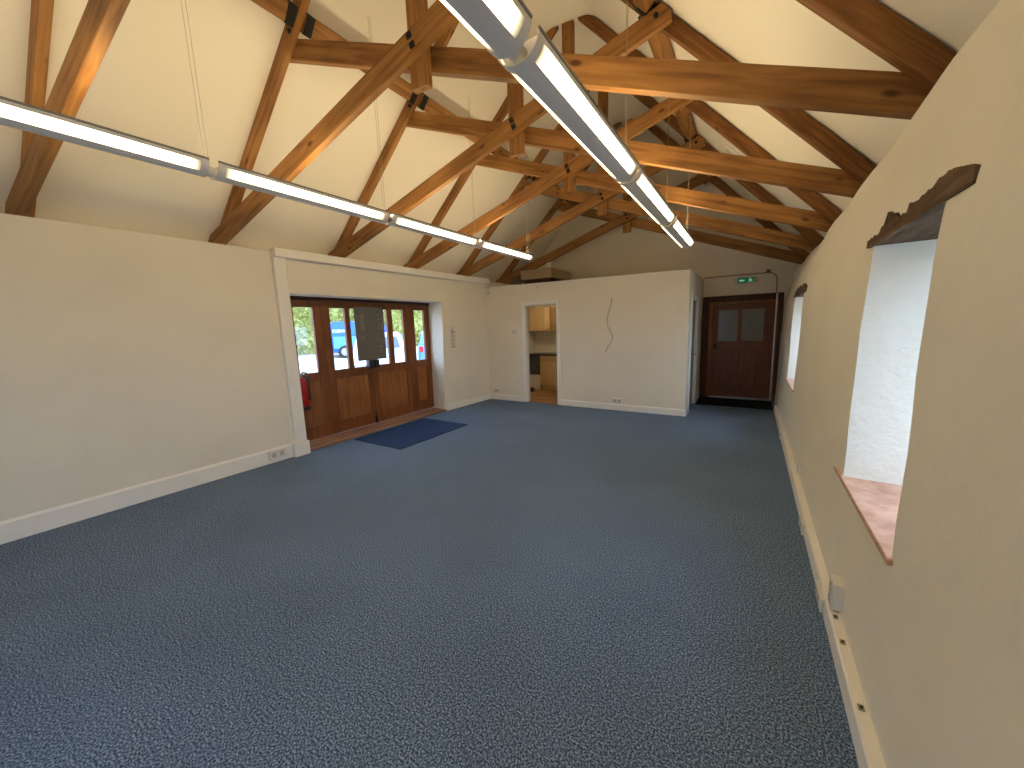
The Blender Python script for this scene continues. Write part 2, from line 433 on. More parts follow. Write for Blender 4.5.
# skirtings
mb = MB(); mb.prism([(XL - 0.03, 0), (XL + 0.002, 0), (XL + 0.002, 0.165), (XL - 0.008, 0.188), (XL - 0.03, 0.188)], 1, BACK, 2.47)
o = mb.build('baseboard_left', M['white']); struct(o, 'deep cream skirting along the near left wall', 'baseboard')
mb = MB(); mb.prism([(XL - 0.03, 0), (XL + 0.012, 0), (XL + 0.012, 0.115), (XL + 0.002, 0.13), (XL - 0.03, 0.13)], 1, DY1 + 0.0, YP)
for v in mb.bm.verts: v.co.x += toe(v.co.y)
o = mb.build('baseboard_left.001', M['white']); struct(o, 'low cream skirting between the wide doors and the kitchen partition', 'baseboard')
mb = MB()
for a, b in ((XL + 0.085, -4.205), (-3.29, XPR + 0.02)): mb.prism([(YP, 0), (YP - 0.022, 0), (YP - 0.022, 0.105), (YP - 0.012, 0.12), (YP, 0.12)], 0, a, b)
o = mb.build('baseboard_partition', M['white']); struct(o, 'cream skirting along the foot of the partition wall', 'baseboard')
mb = MB()
for a, b in ((YP - 0.02, SY0 - 0.06), (SY1 + 0.06, YD - 0.1)): mb.box((XPR, a, 0), (XPR + 0.02, b, 0.12), 0.004)
o = mb.build('baseboard_partition.001', M['white']); struct(o, 'cream skirting along the side of the kitchen box', 'baseboard')
mb = MB(); mb.prism([(0.423, 0), (0.52, 0), (0.52, 0.112), (0.43, 0.112), (0.423, 0.104)], 1, BACK, 8.05)
o = mb.build('baseboard_right', M['white']); struct(o, 'boxed cream skirting ledge along the foot of the right wall', 'baseboard')

# boxed trim around the wide doors
mb = MB(); mb.box((XL - 0.02, 2.515, 0.19), (XL + 0.045, DY0 - 0.005, 2.64), 0.012); mb.box((XL - 0.03, 2.515, 2.635), (XL + 0.10, 5.55, 2.745), 0.012); mb.box((XL - 0.03, 5.53, 2.635), (XL + 0.10, YP, 2.745), 0.012)
for v in mb.bm.verts: v.co.x += toe(v.co.y)
mb.box((XL - 0.02, 2.47, 0.0), (XL + 0.075, DY0 + 0.01, 0.19), 0.012)
o = mb.build('trim_1', M['white']); struct(o, 'white boxed post and long header trim framing the wide doors', 'trim')
o = MB().box((-5.72, DY0 + 0.001, 0.0), (XL + 0.0, DY1 + 0.02, 0.035), 0.01).build('trim_4', M['threshold']); struct(o, 'worn brown timber threshold under the wide doors', 'trim')

# ------------------------------------------------------------------ roof trusses
TH = 0.066                                             # thickness of each timber
root = empty('roof_truss', (XK, TRUSS_Y[0], LWT), SKEW)
def timber(name, poly, y0, slope, m, parent=None):
    """prism from (u,z) polygon; stored in a local frame whose x runs along the timber so the grain follows it"""
    a = math.atan(slope); c, s = math.cos(a), math.sin(a)
    cx = sum(p[0] for p in poly) / len(poly); cz = sum(p[1] for p in poly) / len(poly)
    loc = [((p[0] - cx) * c + (p[1] - cz) * s, -(p[0] - cx) * s + (p[1] - cz) * c) for p in poly]
    mb = MB(); mb.prism(loc, 1, 0, TH, 0.004)
    o = mb.build(name, m, parent or root, (cx, y0, cz - LWT), (0, -a, 0)); return o
cS = math.cos(SKEW); ca = 0.361 * cS; BW = 1.045; B = BW * cS      # slopes along the skewed truss
def footclip(p):
    p = clip(p, 0, -1, -(LWT + 0.002)) if sum(q[0] for q in p) < 0 else clip(p, 0, -1, -(RWT + 0.002))
    return p
def rafter(sign):
    top = [(u, zc(u * cS) - 0.005) for u in [0.10 + i * 0.02 for i in range(30)] if zc(u * cS) - 0.005 > 5.86 - B * u] + [(3.28, zc(3.28 * cS) - 0.005)]
    u0 = top[0][0]
    low = [(3.35, 5.86 - B * 3.35), (u0, 5.86 - B * u0)]
    p = [(sign * u, z) for u, z in top + low]
    return footclip(p)
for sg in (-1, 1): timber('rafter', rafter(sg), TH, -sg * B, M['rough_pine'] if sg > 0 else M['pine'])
def brace(zu, zl): return [(-3.4, zu - 3.4 * ca), (1.7, zu + 1.7 * ca), (1.7, zl + 1.7 * ca), (-3.4, zl - 3.4 * ca)]
L = footclip(clip(brace(3.935, 3.75), B, 1, 6.025))
L = clip(clip(L, -B, 1, 6.025), 1, 0, 1.58)
R_ = [(-u, z) for u, z in clip(clip(brace(3.89, 3.705), B, 1, 6.025), -B, 1, 6.025)]
R_ = clip(clip(R_, 0, -1, -(RWT + 0.002)), -1, 0, 1.66)
timber('scissor_brace', L, 0.0, ca, M['pine'])
timber('scissor_brace', R_, 2 * TH, -ca, M['pine'])
kp = [(-0.082, 3.555), (0.082, 3.555), (0.082, zc(0.082) - 0.004), (-0.082, zc(0.082) - 0.004)]
cz = (3.555 + zc(0) - 0.004) / 2; hh = (zc(0) - 0.004 - 3.555) / 2
mb = MB(); mb.box((-hh, 0, -0.082), (hh, TH, 0.082), 0.004)
mb.build('king_post', M['pine'], root, (0, TH, cz - LWT), (0, -PI / 2, 0))
# washers on a steel strap where the braces cross, a bolt at each rafter joint
sa = math.atan(ca)
mb = MB(); mb.box((-0.03, -0.006, -0.075), (0.03, 0.0, 0.075), 0.003); pl = mb.build('strap_plate', M['pine'], root, (0.0, 0, 3.842 - LWT), (0, -sa, 0))
for dz in (-0.038, 0.038): MB().box((-0.024, -0.014, dz - 0.024), (0.024, -0.006, dz + 0.024), 0.004).build('bolt_head', M['black'], pl)
for (bu, bz, by) in ((-1.43, 4.42, TH), (1.45, 4.38, 0.0)):
    MB().lathe([(0.022, 0.0), (0.022, 0.012), (0.012, 0.014), (0.012, 0.024)], Matrix.Translation((bu, by, bz - LWT)) @ Matrix.Rotation(PI / 2, 4, 'X'), 8).build('joint_bolt', M['black'], root)
# shorten: the right hand braces seat on the lower right wall
ORD = ['nearest the viewpoint, largest and cut by the left photo edge', 'second from the viewpoint, its near level beam crossing the whole upper photo',
       'third from the viewpoint, king post ending just above the pale sheet doors', 'fourth from the viewpoint, in the middle of the row of trusses',
       'fifth from the viewpoint, last but one before the end gable', 'farthest truss, darkest one, standing over the kitchen box by the end gable']
LAB = ['pine scissor truss nearest the viewer, only its left foot showing at the photo edge',
       'second pine scissor truss from the viewer, its level brace crossing behind the right light',
       'third pine scissor truss from the viewer',
       'fourth pine scissor truss from the viewer',
       'fifth pine scissor truss from the viewer, last but one before the end gable',
       'farthest and darkest pine scissor truss, its left foot over the kitchen partition']
trusses = []
for i, y in enumerate(TRUSS_Y):
    t = root if i == 0 else copy_tree(root)
    t.location = (XK, y, LWT); tag(t, LAB[i], 'roof truss', 'scissor trusses carrying the roof'); trusses.append(t)

# purlins between the trusses, on black hangers
def purlin_seg(side, i):
    uc = 1.40
    y0 = TRUSS_Y[i] + 0.121 * side * uc + TH * 1.03 + TH + 0.012; y1 = (TRUSS_Y[i + 1] + 0.121 * side * uc + TH - 0.012) if i < 5 else YD - 0.005
    ln = y1 - y0
    e = empty('purlin', (XK + side * uc, y0, zc(uc) - 0.012), 0)
    a = math.atan(BW) * side                                       # roll so that local z is square to the slope
    mb = MB(); mb.box((0, -0.076, -0.135), (ln, 0.076, 0.0), 0.005)
    o = mb.build('beam', M['pine'], e); o.matrix_basis = Matrix.Rotation(a, 4, 'Y') @ Matrix.Rotation(PI / 2, 4, 'Z')
    for k, yy in enumerate((0.0, ln - 0.07)):
        if i == 5 and k == 1: continue
        mb = MB(); w = 0.081
        mb.box((yy - 0.004, -w, -0.142), (yy + 0.07, w, -0.1352)); mb.box((yy - 0.004, -w, -0.142), (yy + 0.07, -0.0762, -0.03)); mb.box((yy - 0.004, 0.0762, -0.142), (yy + 0.07, w, -0.03))
        h = mb.build('joist_hanger', M['black'], e); h.matrix_basis = o.matrix_basis.copy(); h['label'] = 'black steel joist hanger'
    return e
BET = ['between the nearest and second trusses', 'between the second and third trusses', 'between the third and fourth trusses', 'between the fourth and fifth trusses', 'between the fifth and farthest trusses', 'between the farthest truss and the end gable']
for side, nm in ((-1, 'left'), (1, 'right')):
    for i in range(6):
        tag(purlin_seg(side, i), 'pine purlin high on the %s roof slope %s' % (nm, BET[i]), 'purlin', 'purlins along the %s roof slope' % nm)

# ------------------------------------------------------------------ suspended linear lights
A_, D_ = 0.102, 0.09
def arc(a0, a1, n, k=1.0): return [(A_ * k * math.cos(a0 + (a1 - a0) * i / n), -D_ * k * math.sin(a0 + (a1 - a0) * i / n)) for i in range(n + 1)]
def shell(a0, a1, y0, y1, t=0.004, n=8, k=1.0):
    r = math.radians; out = arc(r(a0), r(a1), n, k); inn = arc(r(a1), r(a0), n, k - t / A_)
    return MB().prism(out + inn, 1, y0, y1)
def make_light(length):
    e = empty('linear_light', (0, 0, 0)); L0 = length - 0.055
    h = MB()
    for a0, a1, y0, y1 in ((56, 112, 0, L0), (0, 13, 0, L0), (167, 180, 0, L0), (13, 56, 0, 0.05), (112, 167, 0, 0.05), (13, 56, L0 - 0.05, L0), (112, 167, L0 - 0.05, L0)):
        s_ = shell(a0, a1, y0, y1); h._merge(s_.bm)
    for y in (0.03, L0 - 0.03):                                   # inner cross bulkheads
        h.prism([(A_ * 0.9 * math.cos(t), -D_ * 0.9 * math.sin(t)) for t in [PI * k / 12 for k in range(13)]], 1, y - 0.004, y + 0.004)
    for f in h.bm.faces: f.smooth = False
    h.build('housing', M['housing'], e)
    for a0, a1 in ((13, 56), (112, 167)): shell(a0, a1, 0.05, L0 - 0.05, 0.003, 8, 0.965).build('lens', M['lens'], e)
    rim = MB()
    for sx in (-1, 1): rim.box((sx * A_ - 0.005, 0, 0.0), (sx * A_ + 0.005, L0, 0.014), 0.003)
    rim.build('rim', M['housing_edge'], e)
    MB().tube([(0, 0.06, 0.012), (0, L0 - 0.06, 0.012)], 0.016, 10).build('tube', M['tube'], e)
    return e
def coupler():
    return MB().tube([(0, 0, 0), (0, 0.145, 0)], 0.038, 12)
XF = {'left': -3.46, 'right': -0.865}
ZF = {'left': 2.915, 'right': 2.80}
ENDY = {'left': 6.10, 'right': 6.22}
LL = 1.6
protoL = None
POS = ['nearest of the four in its row', 'second of the four in its row', 'third of the four in its row', 'far end of its row']
LLAB = {'left': ['long slim lit pendant light running off the left photo edge', 'slim lit pendant light in front of the second truss foot in the left row',
                 'slim lit pendant light third along the left row', 'slim lit pendant light at the far end of the left row near the kitchen partition'],
        'right': ['grey trough pendant light cut by the top photo edge', 'large grey trough pendant light crossing below the second truss in mid photo',
                  'grey trough pendant light third along the right row', 'grey trough pendant light at the far end of the right row']}
for row in ('left', 'right'):
    for k in range(4):
        y0 = ENDY[row] - LL * (4 - k) + 0.0425
        e = make_light(LL) if protoL is None else copy_tree(protoL)
        if protoL is None: protoL = e
        e.location = (XF[row], y0, ZF[row]); tag(e, LLAB[row][k], 'ceiling light', 'pendant lights in the %s row' % row)
        if k < 3: MB().tube([(0, LL - 0.115, -0.045), (0, LL + 0.03, -0.045)], 0.036, 12).build('coupler', M['housing'], e)
        for yy in ((LL - 0.048, LL - 0.022) if k < 3 else (LL - 0.13, LL - 0.105)):
            u = XF[row] - XK; zt = zc(u) - ZF[row]
            MB().tube([(0, yy, -0.02), (0, yy, zt)], 0.0017, 6).build('suspension_cable', M['cable'], e)

# ------------------------------------------------------------------ wide folding doors on the left
XD = -5.60
d1 = empty('door_1', (XD, 4.16, 0.035)); struct(d1, 'wide varnished timber doors of four glazed leaves', 'door')
part(MB().box((XD - 0.06, DY0 + 0.004, 2.155), (XD + 0.05, 5.66, 2.20), 0.004), 'door_frame', M['dark_frame'], d1)
def leaf(y0, y1, panes, panel, meeting=None):
    f = MB(); t0, t1 = XD - 0.025, XD + 0.025; b = 0.004
    f.box((t0, y0, 0.045), (t1, panes[0][0], 2.153), b); f.box((t0, panes[-1][1], 0.045), (t1, y1, 2.153), b)
    f.box((t0, panes[0][0], 2.045), (t1, panes[-1][1], 2.153), b); f.box((t0, panes[0][0], 0.93), (t1, panes[-1][1], 1.07), b); f.box((t0, panes[0][0], 0.045), (t1, panes[-1][1], 0.25), b)
    for p, q in zip(panes, panes[1:]): f.box((t0, p[1], 1.07), (t1, q[0], 2.045), b)
    o = part(f, 'door_leaf', M['door'], d1)
    def sub(mb, n, m): mb.shift(tuple(-v for v in d1.location)); return mb.build(n, m, o)
    for p in panes: sub(MB().box((XD - 0.004, p[0], 1.07), (XD + 0.004, p[1], 2.045)), 'glass_pane', M['glass'])
    pn = MB(); a, c = panes[0][0], panes[-1][1]; n = max(2, round((c - a) / 0.095))
    for i in range(n): pn.box((XD - 0.012, a + (c - a) * i / n, 0.25), (XD + 0.008, a + (c - a) * (i + 1) / n - 0.003, 0.93), 0.009)
    sub(pn, 'boarded_panel', M['panel'])
    return o
l1 = leaf(2.73, 3.315, [(2.90, 3.19)], None)
l2 = leaf(3.317, 4.163, [(3.455, 3.715), (3.805, 4.065)], None)
l3 = leaf(4.165, 5.02, [(4.265, 4.55), (4.665, 4.925)], None)
l4 = leaf(5.022, 5.63, [(5.20, 5.46)], None)
def sub1(mb, n, m, p): mb.shift(tuple(-v for v in d1.location)); return mb.build(n, m, p)
sub1(MB().box((XD + 0.026, 4.06, 1.02), (XD + 0.075, 4.145, 1.17), 0.008), 'lock_case', M['black_plastic'], l2)
sub1(MB().box((XD + 0.026, 4.185, 1.03), (XD + 0.075, 4.27, 1.17), 0.008), 'lock_case', M['black_plastic'], l3)
sub1(MB().box((XD + 0.026, 4.12, 0.05), (XD + 0.055, 4.155, 0.17), 0.006).tube([(XD + 0.04, 4.138, 0.04), (XD + 0.04, 4.138, 0.24)], 0.008), 'floor_bolt', M['black'], l2)

# grey sheet hung over the meeting stiles
s = empty('hanging_board', (-5.53, 4.15, 1.17)); tag(s, 'grey board with faint printed lines hung over the middle glass of the wide doors', 'board')
part(MB().box((-5.545, 3.86, 1.175), (-5.535, 4.445, 2.075), 0.003), 'panel', M['sheet'], s)
mk = MB()
for (ya, yb, za, zb) in ((4.29, 4.40, 1.70, 1.73), (4.37, 4.40, 1.74, 1.82), (4.31, 4.34, 1.74, 1.82), (4.29, 4.40, 1.86, 1.88), (4.30, 4.38, 1.93, 1.96), (4.29, 4.32, 1.48, 1.55), (4.36, 4.39, 1.44, 1.53), (4.29, 4.39, 1.38, 1.41), (4.30, 4.36, 1.30, 1.33), (3.94, 4.03, 1.55, 1.58), (3.96, 4.04, 1.68, 1.95)):
    part(MB().box((-5.535, ya, za), (-5.5335, yb, zb)), 'faded_print', M['sheet_mark'], s)

# fire extinguisher on the door jamb
fx = empty('fire_extinguisher', (-5.43, 2.830, 0.56)); tag(fx, 'red fire extinguisher fixed beside the left end of the wide doors', 'fire extinguisher')
def at(z): return Matrix.Translation((-5.43, 2.830, z))
part(MB().lathe([(0.05, 0.0), (0.075, 0.012), (0.076, 0.34), (0.07, 0.385), (0.045, 0.425), (0.026, 0.445)], at(0.585), 20), 'cylinder', M['red'], fx)
part(MB().lathe([(0.070, 0), (0.081, 0.006), (0.081, 0.055), (0.077, 0.058)], at(0.56), 20), 'base_cap', M['black_plastic'], fx)
part(MB().lathe([(0.028, 0.0), (0.028, 0.045), (0.02, 0.06)], at(1.03), 12), 'valve', M['steel'], fx)
part(MB().tube([(-5.43, 2.830, 1.085), (-5.40, 2.850, 1.11), (-5.34, 2.870, 1.10)], 0.010).tube([(-5.43, 2.830, 1.075), (-5.40, 2.850, 1.075), (-5.35, 2.830, 1.055)], 0.009), 'handle', M['black'], fx)
part(MB().tube([(-5.40, 2.850, 1.055), (-5.365, 2.875, 1.03), (-5.352, 2.885, 0.95), (-5.35, 2.885, 0.80), (-5.352, 2.880, 0.70)], [0.011, 0.011, 0.011, 0.011, 0.016]), 'hose', M['black_plastic'], fx)
part(MB().box((-5.47, DY0 + 0.002, 0.96), (-5.39, 2.752, 1.0), 0.004), 'bracket', M['steel'], fx)

# entrance mat and dark mat
thing(MB().box((-5.13, 3.37, 0.0), (-4.07, 4.86, 0.012), 0.004), 'entrance_mat', M['mat'], 'navy blue mat on the carpet in front of the wide timber doors', 'mat')
thing(MB().box((-0.87, 8.13, 0.0), (0.415, 8.93, 0.014), 0.004), 'door_mat', M['darkmat'], 'black mat on the carpet at the foot of the dark end door', 'mat')

# notice by the doors
n = empty('notice', (XL, 5.88, 1.27)); tag(n, 'small paper notice on the left wall between the wide doors and the kitchen partition', 'notice')
part(MB().box((XL - 0.004, 5.79, 1.27), (XL + 0.006, 5.98, 1.70), 0.001), 'sheet', M['paper'], n)
mk = MB(); mk.box((XL + 0.006, 5.82, 1.57), (XL + 0.0075, 5.87, 1.63)); mk.box((XL + 0.006, 5.89, 1.59), (XL + 0.0075, 5.95, 1.61))
for z in (1.53, 1.50, 1.45, 1.42, 1.39, 1.36, 1.33): mk.box((XL + 0.006, 5.815, z), (XL + 0.0075, 5.955, z + 0.009))
mk.box((XL + 0.006, 5.81, 1.285), (XL + 0.0075, 5.96, 1.305))
part(mk, 'print', M['ink'], n)

# ------------------------------------------------------------------ sockets, switches, sensors
def socket(loc, normal, w, h, depth, gangs, label, vertical=False, group='double power sockets', name='power_socket', dark=True):
    """face plate centred at loc; normal is 'x+','x-','y-'"""
    e = empty(name, loc); tag(e, label, 'socket', group)
    rz = {'y-': 0, 'x+': PI / 2, 'x-': -PI / 2}[normal]; e.rotation_euler = (0, 0, rz)
    MB().box((-w / 2, -depth, -h / 2), (w / 2, 0.0, h / 2), 0.006).build('back_box', M['plastic'], e)
    for i in range(gangs):
        c = (i - (gangs - 1) / 2) * (h if vertical else w) / gangs * 0.86
        cx, cz_ = (0, c) if vertical else (c, 0)
        s_ = 0.030
        g = MB(); g.box((cx - s_, -depth - 0.003, cz_ - s_), (cx + s_, -depth, cz_ + s_), 0.002); o = g.build('outlet', M['plastic_grey'], e)
        p = MB()
        p.box((cx - 0.004, -depth - 0.0045, cz_ + 0.008), (cx + 0.004, -depth - 0.003, cz_ + 0.02))
        for sx in (-1, 1): p.box((cx + sx * 0.011 - 0.005, -depth - 0.0045, cz_ - 0.014), (cx + sx * 0.011 + 0.005, -depth - 0.003, cz_ - 0.009))
        p.build('pin_slot', M['black_plastic'], o)
    return e
socket((XL + 0.002, 2.28, 0.105), 'x+', 0.22, 0.125, 0.022, 2, 'double power socket set in the left skirting near the white door post')
socket((-2.10, YP, 0.185), 'y-', 0.20, 0.10, 0.035, 2, 'double power socket above the partition skirting below the hanging cable')
socket((-4.93, YP, 0.215), 'y-', 0.15, 0.085, 0.02, 2, 'small power socket low on the partition near the left wall corner')
socket((0.478, 2.41, 0.195), 'x-', 0.10, 0.145, 0.045, 2, 'upright white socket box on the right wall ledge below the near window', True)
socket((0.482, 4.36, 0.205), 'x-', 0.11, 0.09, 0.03, 1, 'small white socket box on the right wall beyond the near window')
socket((0.423, 2.56, 0.06), 'x-', 0.20, 0.08, 0.018, 2, 'flat socket plate on the front of the right skirting below the near window', False, 'skirting socket plates')
socket((0.423, 3.48, 0.06), 'x-', 0.24, 0.085, 0.018, 2, 'flat socket plate on the front of the right skirting past the window sill corner', False, 'skirting socket plates')
socket((0.423, 6.2, 0.06), 'x-', 0.22, 0.085, 0.016, 2, 'flat socket plate on the right skirting under the far window', False, 'skirting socket plates')
for i, (y, lab) in enumerate(((1.78, 'small cable outlet on the right skirting top, nearest of three'), (2.14, 'small cable outlet on the right skirting top, middle of three'), (2.32, 'small cable outlet on the right skirting top, next to the upright socket box'))):
    e = empty('cable_outlet', (0.447, y, 0.112)); tag(e, lab, 'outlet', 'cable outlets on the right skirting')
    MB().box((-0.010, -0.013, 0), (0.010, 0.013, 0.008), 0.002).build('plate', M['steel'], e)
    MB().box((-0.005, -0.009, 0.008), (0.005, 0.003, 0.012), 0.001).build('opening', M['black_plastic'], e)
e = empty('light_switch', (-4.40, YP, 1.56)); tag(e, 'small light switch on the partition left of the kitchen doorway', 'switch')
MB().box((-0.055, -0.03, -0.05), (0.055, 0, 0.05), 0.006).build('plate', M['plastic'], e); MB().box((-0.03, -0.037, -0.038), (0.03, -0.03, 0.012), 0.003).build('rocker', M['plastic_grey'], e)
e = empty('motion_sensor', (-5.03, YP, 2.46)); tag(e, 'small cream motion sensor high in the corner beside the header trim', 'sensor')
MB().box((-0.035, -0.055, -0.07), (0.045, 0, 0.06), 0.015).build('body', M['plastic'], e); MB().box((-0.022, -0.06, -0.055), (0.032, -0.0545, -0.01), 0.002).build('lens_window', M['plastic_grey'], e)
e = empty('wall_bracket', (-3.80, YP, 2.46)); tag(e, 'small pale fixing high on the partition above the kitchen doorway', 'fixing')
MB().box((-0.025, -0.012, -0.06), (0.025, 0, 0.06), 0.004).build('back_plate', M['plastic'], e); MB().tube([(0, -0.012, 0.02), (0.01, -0.04, 0.0), (0.015, -0.045, -0.045)], 0.012).build('hook', M['plastic_grey'], e)
e = empty('wall_switch', (XPR, 8.62, 1.36), PI / 2); tag(e, 'white switch on the side wall between the grey door and the dark end door', 'switch')
MB().box((-0.043, -0.012, -0.043), (0.043, 0, 0.043), 0.004).build('plate', M['plastic'], e); MB().box((-0.014, -0.018, -0.022), (0.014, -0.012, 0.022), 0.002).build('rocker', M['plastic_grey'], e)

# loose cable hanging on the partition
pts = [(-2.225, 2.14), (-2.24, 2.02), (-2.285, 1.86), (-2.31, 1.72), (-2.28, 1.58), (-2.215, 1.46), (-2.20, 1.38), (-2.25, 1.28), (-2.31, 1.20), (-2.335, 1.11)]
def spline(ps, n=6):
    out = []
    for i in range(len(ps) - 1):
        p0, p1, p2, p3 = [Vector(ps[max(0, min(len(ps) - 1, i + k))]) for k in (-1, 0, 1, 2)]
        for j in range(n):
            t = j / n; out.append(0.5 * ((2 * p1) + (p2 - p0) * t + (2 * p0 - 5 * p1 + 4 * p2 - p3) * t * t + (3 * p1 - p0 - 3 * p2 + p3) * t ** 3))
    out.append(Vector(ps[-1])); return out
e = empty('hanging_cable', (-2.225, YP, 2.14)); tag(e, 'loose wavy grey cable hanging from the middle of the partition wall', 'cable')
part(MB().tube(spline([(x, YP - 0.012 - 0.02 * math.sin(i * 0.35), z) for i, (x, z) in enumerate(pts)]), 0.0055, 8), 'cable', M['cable_grey'], e)
part(MB().box((-2.24, YP - 0.02, 2.13), (-2.21, YP, 2.17), 0.004), 'exit_plate', M['plastic'], e)

# detectors on the ceiling
e = empty('smoke_detector', (-3.93, 4.94, zc(-3.93 - XK))); tag(e, 'small round white detector on the left roof slope just in front of the fourth truss', 'detector')
o = MB().lathe([(0.05, 0.0), (0.052, -0.02), (0.045, -0.045), (0.02, -0.055)], seg=16).build('body', M['plastic'], e); o.matrix_basis = Matrix.Rotation(-math.atan(BW), 4, 'Y')
uu = 1.963; yy = 6.42
e = empty('bulkhead_light', (XK + uu, yy, zc(uu))); tag(e, 'long oval pale fitting on the right roof slope between the fourth and fifth trusses', 'light fitting')
mtx = Matrix.Rotation(math.atan(BW), 4, 'Y')
def oval(a, b, z0, z1, k): return [(a, b, z0), (a, b, z0 + (z1 - z0) * .6), (a * k, b * k, z1)]
def oval_mb(a, b, h0, h1, k):
    m_ = MB(); m_.lathe([(1, h0), (1, h0 + (h1 - h0) * 0.6), (k, h1)], seg=28); bmesh.ops.scale(m_.bm, vec=(a, b, 1), verts=m_.bm.verts); return m_
o = oval_mb(0.115, 0.048, 0.0, -0.035, 0.85).build('base', M['plastic'], e); o.matrix_basis = mtx
o = oval_mb(0.085, 0.032, -0.035, -0.055, 0.8).build('diffuser', mat('pale_diffuser', (0.62, 0.62, 0.48), 0.4), e); o.matrix_basis = mtx

# ------------------------------------------------------------------ right wall windows, lintels, sills
def window(idx, W, label):
    x = 1.02; y0, y1, z0, z1 = W
    w = empty('window_%d' % idx, (x, (y0 + y1) / 2, z0)); struct(w, label, 'window')
    f = MB(); s_ = 0.055
    f.box((x - 0.03, y0, z0), (x + 0.03, y0 + s_, z1), 0.004); f.box((x - 0.03, y1 - s_, z0), (x + 0.03, y1, z1), 0.004)
    f.box((x - 0.03, y0 + s_, z0), (x + 0.03, y1 - s_, z0 + s_), 0.004); f.box((x - 0.03, y0 + s_, z1 - s_), (x + 0.03, y1 - s_, z1), 0.004)
    m_ = (y0 + y1) / 2; f.box((x - 0.025, m_ - 0.025, z0 + s_), (x + 0.025, m_ + 0.025, z1 - s_), 0.004)
    part(f, 'window_frame', M['white'], w)
    for a, b in ((y0 + s_, m_ - 0.025), (m_ + 0.025, y1 - s_)): part(MB().box((x - 0.003, a, z0 + s_), (x + 0.003, b, z1 - s_)), 'glass_pane', M['glass'], w)
    return w
window(1, (1.87, 2.69, 0.76, 2.0), 'white framed window deep in the near recess of the right wall')
window(2, (W2[0] + 0.02, W2[1] - 0.07, 0.77, 1.94), 'white framed window deep in the far recess of the right wall')
window(3, (W0[0] + 0.02, W0[1] - 0.02, 0.72, 2.07), 'white framed unseen window added to the right wall behind the viewpoint for daylight')
def lintel(y0, y1, z0, hgt, label, seed):
    """rough old timber: grid log with a ragged top edge"""
    bm = bmesh.new(); n, secs = 56, []
    for i in range(n + 1):
        t = i / n; y = y0 + (y1 - y0) * t
        top = z0 + hgt * (0.60 + 0.34 * noise.noise(Vector((y * 5.0, seed, 0))) + 0.30 * noise.noise(Vector((y * 23, seed, 2)))) * (0.35 + 0.65 * min(1, (1 - t) * 3.5)) * (0.55 + 0.45 * min(1, t * 5))
        low = z0 - 0.022 + 0.008 * noise.noise(Vector((y * 4, seed, 5)))
        r = []
        for k, (fx_, fz) in enumerate(((0, 0), (0, 0.5), (0, 1), (0.35, 1), (0.35, 0))):
            xw = rx(y, z0) - 0.010 + 0.010 * noise.noise(Vector((y * 9, fz * 3, seed)))
            r.append(bm.verts.new((xw + fx_ * 1.05, y, low + (top - low) * fz)))
        secs.append(r)
    for a, b in zip(secs, secs[1:]):
        for k in range(5): bm.faces.new((a[k], a[(k + 1) % 5], b[(k + 1) % 5], b[k]))
    bm.faces.new(secs[0]); bm.faces.new(secs[-1][::-1]); bmesh.ops.recalc_face_normals(bm, faces=bm.faces[:])
    mb = MB(); mb.bm = bm
    return thing(mb, 'window_lintel', M['old_oak'], label, 'lintel', 'old timber lintels')
lintel(1.66, 2.83, 2.03, 0.105, 'rough dark old timber lintel over the near right window', 1.7)
lintel(5.55, 6.95, 1.97, 0.13, 'rough dark old timber lintel over the far right window', 5.1)
def sill(W, y0, y1, label):
    z = W[2]; x0 = rx((y0 + y1) / 2, z) - 0.016
    thing(MB().prism([(x0, y0), (1.0, W[0] + 0.02), (1.0, W[1] - 0.05), (x0 + 0.03, W[1] - 0.005), (x0, y1)], 2, z - 0.022, z + 0.004, 0.004), 'window_sill', M['terracotta'], label, 'window sill', 'tiled window sills')
sill(W1, 1.83, 2.92, 'reddish tiled sill in the near window recess of the right wall')
sill(W2, 5.78, 7.0, 'reddish tiled sill in the far window recess by the dark end door')

# ------------------------------------------------------------------ dark end door
d2 = empty('door_2', (-0.16, YD, 0.0)); struct(d2, 'dark stained exit door with two upper panes at the end of the room', 'door')
f = MB(); f.box((-0.895, YD - 0.05, 0.0), (-0.765, YD, 2.15), 0.004); f.box((0.43, YD - 0.05, 0.0), (0.505, YD, 2.15), 0.004); f.box((-0.765, YD - 0.05, 2.03), (0.43, YD, 2.15), 0.004)
part(f, 'outer_frame', M['dark_frame'], d2)
f = MB(); f.box((-0.765, YD - 0.06, 0.0), (-0.70, YD, 2.03), 0.004); f.box((0.385, YD - 0.06, 0.0), (0.43, YD, 2.03), 0.004); f.box((-0.70, YD - 0.06, 1.985), (0.385, YD, 2.03), 0.004)
part(f, 'inner_frame', M['panel'], d2)
yd0, yd1 = YD - 0.045, YD - 0.005
f = MB(); b = 0.003; px = [(-0.585, -0.235), (-0.165, 0.21)]
f.box((-0.698, yd0, 0.03), (-0.585, yd1, 1.983), b); f.box((0.21, yd0, 0.03), (0.383, yd1, 1.983), b); f.box((-0.585, yd0, 1.86), (0.21, yd1, 1.983), b)
f.box((-0.235, yd0, 1.215), (-0.165, yd1, 1.86), b); f.box((-0.585, yd0, 1.02), (0.21, yd1, 1.215), b); f.box((-0.585, yd0, 0.03), (0.21, yd1, 0.25), b)
lf = part(f, 'door_leaf', M['dark_door'], d2)
def sub2(mb, n, m): mb.shift(tuple(-v for v in d2.location)); return mb.build(n, m, lf)
for a, c in px: sub2(MB().box((a, yd0 + 0.012, 1.215), (c, yd0 + 0.02, 1.86)), 'glass_pane', M['glassgrey'])
f = MB(); n_ = 8
